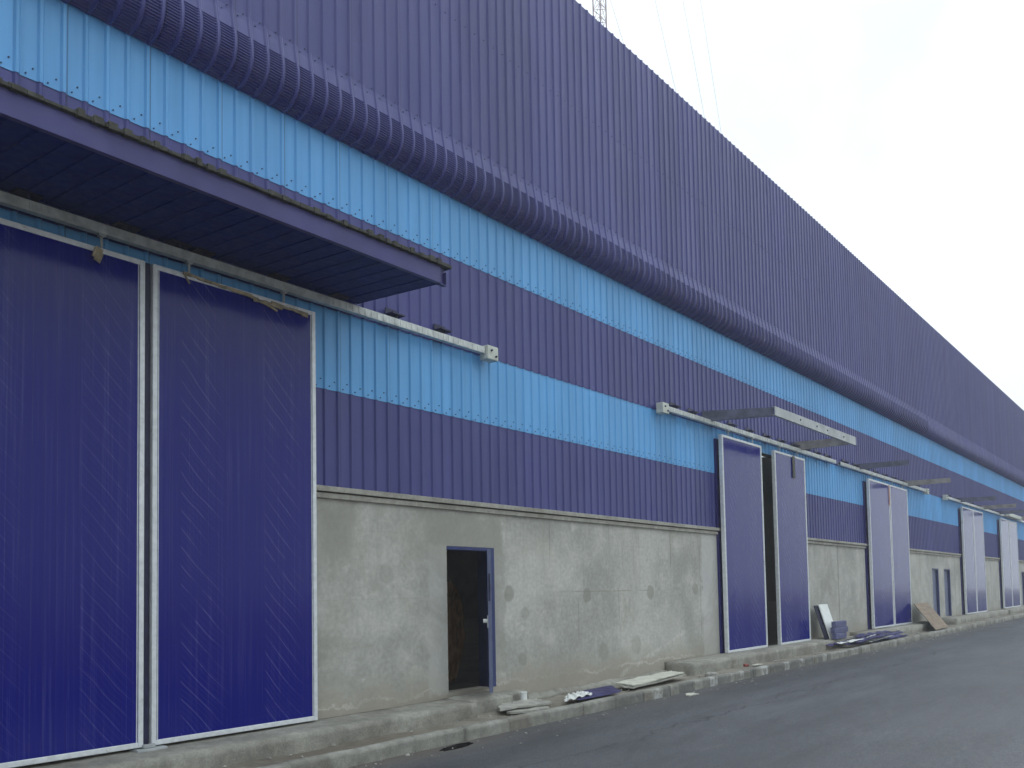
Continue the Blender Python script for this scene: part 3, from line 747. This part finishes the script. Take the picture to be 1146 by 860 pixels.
# passage doors
def passage(h, open_):
    x0, x1, z0, z1 = h
    yb = 0.06 if open_ else 0.17
    fr = MB(); w_ = .05
    jw = .125 if open_ else .08
    fr.box(x0 + .003, x0 + .035, .12, .22, z0 + .003, z1 - .004); fr.box(x1 - jw, x1 - .004, -.006, .07, z0 + .003, z1 - .004); fr.box(x0 + .002, x1 - jw - .001, -.004, .20, z1 - .055, z1 - .004)
    fo_ = None
    lw = x1 - x0 - .22
    dl = MB()
    if open_:
        ang = math.atan2(-8.886, -(x1 - .13)) + R(1.0)
        mt = Matrix.Translation((x1 - .155, -.03, 0)) @ Matrix.Rotation(ang, 4, 'Z')
        dl.box(0, lw + .05, -.045, .005, z0 + .02, z1 - .065, 0, mt)
        d = dl.build('door', M['door_navy'], WH, .004)
        eg = MB(); eg.box(lw + .0505, lw + .0545, -.047, .007, z0 + .02, z1 - .065, 0, mt); eg.box(lw + .01, lw + .05, .0055, .009, z0 + .02, z1 - .065, 0, mt)
        eg.build('edge_trim', M['door_edge'], d)
        lk = MB(); lk.box(lw - .06, lw + .03, -.060, -.046, z0 + .96, z0 + 1.14, 0, mt)
        lk.build('lock_plate', M['white'], d, .004)
        kh = MB(); kh.tube(mt @ Vector((lw - .01, -.061, z0 + 1.06)), mt @ Vector((lw - .01, -.12, z0 + 1.06)), .03, 12)
        kh.build('handle', M['white'], d)
        kh = MB(); kh.box(lw + .0548, lw + .059, -.036, -.010, z0 + 1.35, z0 + 1.75, 0, mt)
        kh.build('latch', M['bracket'], d)
    else:
        dl.box(x0 + .037, x1 - .082, .09, .13, z0 + .02, z1 - .065)
        d = dl.build('door', M['door_edge'], WH, .004)
        lk = MB(); lk.box(x0 + .09, x0 + .15, .075, .089, z0 + .95, z0 + 1.15); lk.tube((x0 + .12, .075, z0 + 1.05), (x0 + .12, .03, z0 + 1.05), .02, 8); lk.box(x0 + .11, x0 + .25, .025, .04, z0 + 1.035, z0 + 1.065)
        lk.build('handle', M['bracket'], d)
    fr.build('door_frame', M['door_navy'], d, .003)
    ln_ = MB(); ln_.box(x1 - jw + .003, x1 - .005, .0705, .245, z0 + .003, z1 - .006); ln_.build('reveal_shade', M['bracket'], d)  # near-black box standing in for the deep shade inside the door reveal
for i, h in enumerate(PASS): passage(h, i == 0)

# ---------------------------------------------------------------- inside: a wooden cable drum seen through the open door
dr = root('cable_drum', 'large round brown wooden drum in the dark behind the open passage door', 'wooden drum', (11.35, 1.5, .37))
def disc(mb, c, ax, r0, th, n=40):
    a = Vector(c); mb.tube(a, a + Vector(ax) * th, r0, n)
ax = Vector((math.sin(R(25)), -math.cos(R(25)), 0))
d0 = MB(); disc(d0, (0, 0, .85), ax, .85, .06); d0.build('flange', M['wood'], dr)
d0 = MB(); disc(d0, (ax * -.70) + Vector((0, 0, .85)), ax, .85, .06); d0.build('flange', M['wood'], dr)
d0 = MB(); disc(d0, (ax * -.64) + Vector((0, 0, .85)), ax, .42, .64); d0.build('barrel', M['inside'], dr)
d0 = MB()
for q in range(-3, 4):
    hh = math.sqrt(.85 ** 2 - (q * .22) ** 2) * .96
    mt = Matrix.Translation(ax * .062 + Vector((0, 0, .85))) @ Matrix.Rotation(R(25), 4, 'Z') @ Matrix.Rotation(R(40), 4, 'Y')
    d0.box(q * .22 - .1, q * .22 + .1, -.012, 0, -hh, hh, 0, mt)
d0.build('plank_face', M['wood'], dr)

# ---------------------------------------------------------------- guyed radio mast behind the warehouse
MX, MY, MH, FW = 59.8, 28.0, 122.0, 1.05
ms = root('radio_mast', 'slender lattice radio mast with guy wires rising behind the roof edge', 'radio mast', (MX, MY, 0))
legs = [Vector((FW / math.sqrt(3) * math.cos(R(a)), FW / math.sqrt(3) * math.sin(R(a)), 0)) for a in (215, 335, 95)]
lat = MB()
for i, l in enumerate(legs):
    lg = MB(); lg.tube(l, l + Vector((0, 0, MH)), .055, 6); lg.build('leg', M['mast'], ms)
z = 0.0
while z < MH - 1:
    for i in range(3):
        a, b_ = legs[i], legs[(i + 1) % 3]
        lat.tube(a + Vector((0, 0, z)), b_ + Vector((0, 0, z)), .022, 4)
        lat.tube(a + Vector((0, 0, z)), b_ + Vector((0, 0, z + 1.1)), .02, 4)
        lat.tube(b_ + Vector((0, 0, z)), a + Vector((0, 0, z + 1.1)), .02, 4)
    z += 1.1
lat.build('lattice_bracing', M['mast'], ms)
for zt in (53.5, 73.5, 96.0, 119.0):
    for (ax_, ay_, big) in ((38.5, 0.0, 1), (-19, 33, 0), (-19, -33 + 60, 0)):
        gw = MB(); a = Vector((0, 0, zt)); e = Vector((ax_, ay_, 0.3)); N = 14; prev = a
        for i in range(1, N + 1):
            u = i / N; p = a.lerp(e, u) - Vector((0, 0, 1.2 * u * (1 - u) * 1.5)); gw.tube(prev, p, .019, 5); prev = p
        gw.build('guy_wire', M['wire'], ms)

# ---------------------------------------------------------------- loose things on the pavement
def sheet(name, mat, pts, th, label, cat, group=None, jag=0.0, seed=1, n=10, corr=0.0):
    """a flat offcut: 4 corners (x,y,z top), thickness; jagged short ends; corr gives a ribbed section"""
    rr = random.Random(seed); a, b_, c_, d_ = [Vector(p) for p in pts]
    mb = MB(); nu, nv = n, 8
    top = []
    for i in range(nu + 1):
        u = i / nu; row = []
        for j in range(nv + 1):
            v = j / nv; p = a.lerp(b_, u).lerp(d_.lerp(c_, u), v)
            if jag and i in (0, nu): p += (b_ - a).normalized() * rr.uniform(-jag, jag)
            if jag and j in (0, nv): p += (d_ - a).normalized() * rr.uniform(-jag, jag) * .5
            if corr: p.z += corr * (1 if (i // 2) % 2 else 0)
            p.z += .012 * mnoise.noise((p.x * 2 + seed, p.y * 2, 0))
            row.append(p)
        top.append(row)
    base = len(mb.v); W = nv + 1
    for row in top: mb.v += [tuple(p) for p in row]
    for row in top: mb.v += [tuple(p - Vector((0, 0, th))) for p in row]
    K = (nu + 1) * W
    for i in range(nu):
        for j in range(nv):
            q = base + i * W + j; mb.f.append((q, q + W, q + W + 1, q + 1)); mb.mi.append(0)
            q += K; mb.f.append((q, q + 1, q + W + 1, q + W)); mb.mi.append(0)
    ring = [(i, 0) for i in range(nu)] + [(nu, j) for j in range(nv)] + [(i, nv) for i in range(nu, 0, -1)] + [(0, j) for j in range(nv, 0, -1)]
    for (i, j), (i2, j2) in zip(ring, ring[1:] + ring[:1]):
        q, q2 = base + i * W + j, base + i2 * W + j2; mb.f.append((q, q + K, q2 + K, q2)); mb.mi.append(0)
    o = mb.build(name, mat); 
    return tag(o, label, cat, group) if label else o
G0 = lambda x, h: zg(x) + h
sheet('board_scrap', M['board_grey'], [(9.95, -.82, .20), (11.0, -.98, .20), (11.25, -.45, .19), (10.45, -.36, .22)], .025, 'broken grey board lying flat before the open passage door', 'board', None, .06, 4)
sheet('board_scrap', M['board_grey'], [(10.0, -.95, .155), (10.7, -1.12, .15), (11.0, -.75, .15), (10.2, -.72, .155)], .03, 'dark broken board under the grey board before the open passage door', 'board', None, .05, 6)
t = root('plastic_tub', 'small white plastic tub standing beside the doorstep of the open door', 'tub', (11.02, -.40, G0(11, .165)))
b = MB(); b.tube((0, 0, 0), (0, 0, .13), .055, 16); b.build('tub_body', M['white'], t)
b = MB(); b.tube((0, 0, .128), (0, 0, .142), .060, 16); b.build('lid', M['white'], t)
sheet('sheet_offcut', M['white'], [(11.2, -1.06, .19), (12.1, -1.0, .205), (12.2, -.68, .21), (11.75, -.7, .20)], .006, 'crumpled white ribbed sheet offcut beside the purple sheet', 'sheet metal', None, .05, 9, 14, .025)
sheet('sheet_offcut', M['purple'], [(11.45, -1.12, .185), (12.75, -1.12, .19), (13.35, -.55, .215), (12.25, -.55, .205)], .006, 'flat purple sheet metal offcut lying against the kerb', 'sheet metal', None, .03, 12, 18, .0)
st = root('board_stack', 'untidy stack of cream boards raised at one end beside the plinth corner', 'board stack', (14.9, -.65, G0(14.9, .12)))
for k in range(2):
    o = sheet('board', M['board_cream'] if k > 0 else M['board_grey'], [(13.35 + .1 * k - 14.9, -.98 + .03 * k + .65, .05 + .035 * k), (15.55 - .05 * k - 14.9, -.86 + .02 * k + .65, .09 + .04 * k), (15.65 - .04 * k - 14.9, -.52 + .65, .10 + .045 * k), (13.5 + .1 * k - 14.9, -.48 + .65, .06 + .035 * k)], .022, None, None, None, .05, 20 + k)
    o.parent = st
ch = rough_box('concrete_lump', M['rubble'], 16.2, 16.5, -1.10, -.95, .10, .19, None, .05, .02, 6, .03); tag(ch, 'small broken concrete lump in front of the plinth corner', 'lump')
rb = MB(); rb.tube((18.45, -.80, .185), (18.57, -.83, .185), .033, 10); tag(rb.build('scrap', M['red']), 'small red scrap lying on the pavement before the second door pair', 'scrap')
sheet('paper_scrap', M['board_cream'], [(18.70, -.93, .175), (19.05, -.97, .175), (19.08, -.84, .18), (18.78, -.82, .175)], .004, 'flat pale scrap of paper beside the small red scrap', 'paper', None, .03, 33, 6)
sheet('plaster_flake', M['board_cream'], [(13.95, -1.74, .045), (14.25, -1.76, .045), (14.3, -1.62, .045), (14.05, -1.60, .045)], .02, 'pale plaster flake lying on the asphalt by the kerb', 'plaster flake', None, .06, 35, 6)

# leaning offcuts by the second base wall
mt = Matrix.Translation((25.0, -.50, G0(25, .345))) @ Matrix.Rotation(R(-17), 4, 'X')
b = MB(); b.box(-.30, .45, .03, .055, 0, 1.0, 0, mt); tag(b.build('leaning_sheet', M['dark'], None, .004), 'dark sheet leaning behind the white board at the concrete base', 'sheet')
mt = Matrix.Translation((25.05, -.53, G0(25, .345))) @ Matrix.Rotation(R(-17), 4, 'X')
b = MB(); b.box(-.12, .58, 0, .028, 0, 1.02, 0, mt); tag(b.build('leaning_board', M['white'], None, .004), 'white board leaning on the concrete base behind purple blocks', 'board')
for k in range(3):
    mt = Matrix.Translation((25.35 + .03 * k, -.70 + .01 * k, G0(26, .35) + .165 * k)) @ Matrix.Rotation(R((2, -3, 1)[k]), 4, 'Z')
    b = MB(); b.box(-.5, .5, 0, .12, 0, .158, 0, mt); b.box(-.49, .49, -.006, 0, .07, .085, 0, mt)
    tag(b.build('panel_block', M['foamblue'], None, .008), ('bottom', 'middle', 'top')[k] + ' purple panel block of the stack before the leaning white board', 'panel block', 'stacked purple panel blocks')
lab = ['dark blue', 'pale grey', 'navy', 'purple', 'white', 'black']
rr = random.Random(77)
pile = root('sheet_pile', 'low heap of dark blue and white metal sheets along the kerb', 'sheet pile', (27.2, -.87, G0(27, .12)))
for k in range(24):
    x0 = rr.uniform(-3.1, 1.6); L_ = min(rr.uniform(1.3, 3.2), 3.9 - x0); y0 = rr.uniform(-.42, .12)
    mid = 1 - abs(x0 + L_ / 2) / 3.6
    h = .04 + .010 * k * max(.25, mid) + rr.uniform(0, .03)
    sk = rr.uniform(-.12, .10); wv = rr.uniform(.10, .26)
    mm = [M['purple'], M['dark'], M['navy_flash'], M['purple'], M['white'], M['dark'], M['purple'], M['navy_flash'], M['board_cream']][k % 9]
    o = sheet('sheet_strip', mm, [(x0, y0, h), (x0 + L_, y0 + sk, h + rr.uniform(-.06, .10)), (x0 + L_, y0 + wv + sk, h + .03), (x0, y0 + wv, h + .03)], .010, None, None, None, .06, 50 + k, 14, .02 if k % 3 == 0 else .0)
    o.parent = pile
# plywood leaning by the third door
a = Vector((34.35, -1.12, .26 + zg(34) - .09)); up = (Vector((34.85, -.30, 1.20)) - a); sd = Vector((2.44, .1, .01)); nn = sd.cross(up).normalized() * .02
b = MB(); P = [a, a + sd, a + sd + up, a + up]; Q = [p - nn for p in P]
b.quad(P); b.quad(Q[::-1], 1)
for i in range(4): b.quad([P[i], Q[i], Q[(i + 1) % 4], P[(i + 1) % 4]], 1)
tag(b.build('plywood_board', [M['ply'], M['strap']]), 'large brown plywood board leaning by the third door pair', 'plywood')

# crumbs of plaster and stone along the foot of the kerb and on the pavement
rub = MB(); rr = random.Random(123)
def stone(x, y, z, r_):
    i = len(rub.v); P = []
    for (dx, dy, dz) in ((1, 0, 0), (0, 1, 0), (-1, 0, 0), (0, -1, 0), (0, 0, 1), (0, 0, -.6)):
        f = r_ * rr.uniform(.6, 1.3); P.append((x + dx * f, y + dy * f, z + dz * f * .7))
    rub.v += P
    for t_ in ((0, 1, 4), (1, 2, 4), (2, 3, 4), (3, 0, 4), (1, 0, 5), (2, 1, 5), (3, 2, 5), (0, 3, 5)): rub.f.append(tuple(i + k for k in t_)); rub.mi.append(0)
for _ in range(420):
    x = rr.uniform(5, 40); 
    if rr.random() < .55: stone(x, -1.43 - abs(rr.gauss(0, .28)), zg(x) + .004, rr.uniform(.006, .022) * (1 if rr.random() < .93 else 2.0))
    else: stone(x, rr.uniform(-1.22, -.68), zg(x) + .115, rr.uniform(.008, .03) * (1 if rr.random() < .92 else 2.0))
tag(rub.build('rubble', M['rubble']), 'scattered crumbs of plaster and stone along the kerb', 'rubble', None, 'stuff')

# ---------------------------------------------------------------- hazy air
hz = MB(); hz.box(-250, 250, -250, 250, -3.0, 130.0)
hm = bpy.data.materials.new('haze_air'); hm.use_nodes = True; hm.node_tree.nodes.clear()
ho = hm.node_tree.nodes.new('ShaderNodeOutputMaterial'); hv = hm.node_tree.nodes.new('ShaderNodeVolumePrincipled')
hv.inputs['Density'].default_value = 0.0017; hv.inputs['Color'].default_value = (0.98, 0.985, 0.99, 1); hv.inputs['Anisotropy'].default_value = 0.3
hm.node_tree.links.new(hv.outputs[0], ho.inputs['Volume'])
tag(hz.build('haze', hm), kind='stuff')
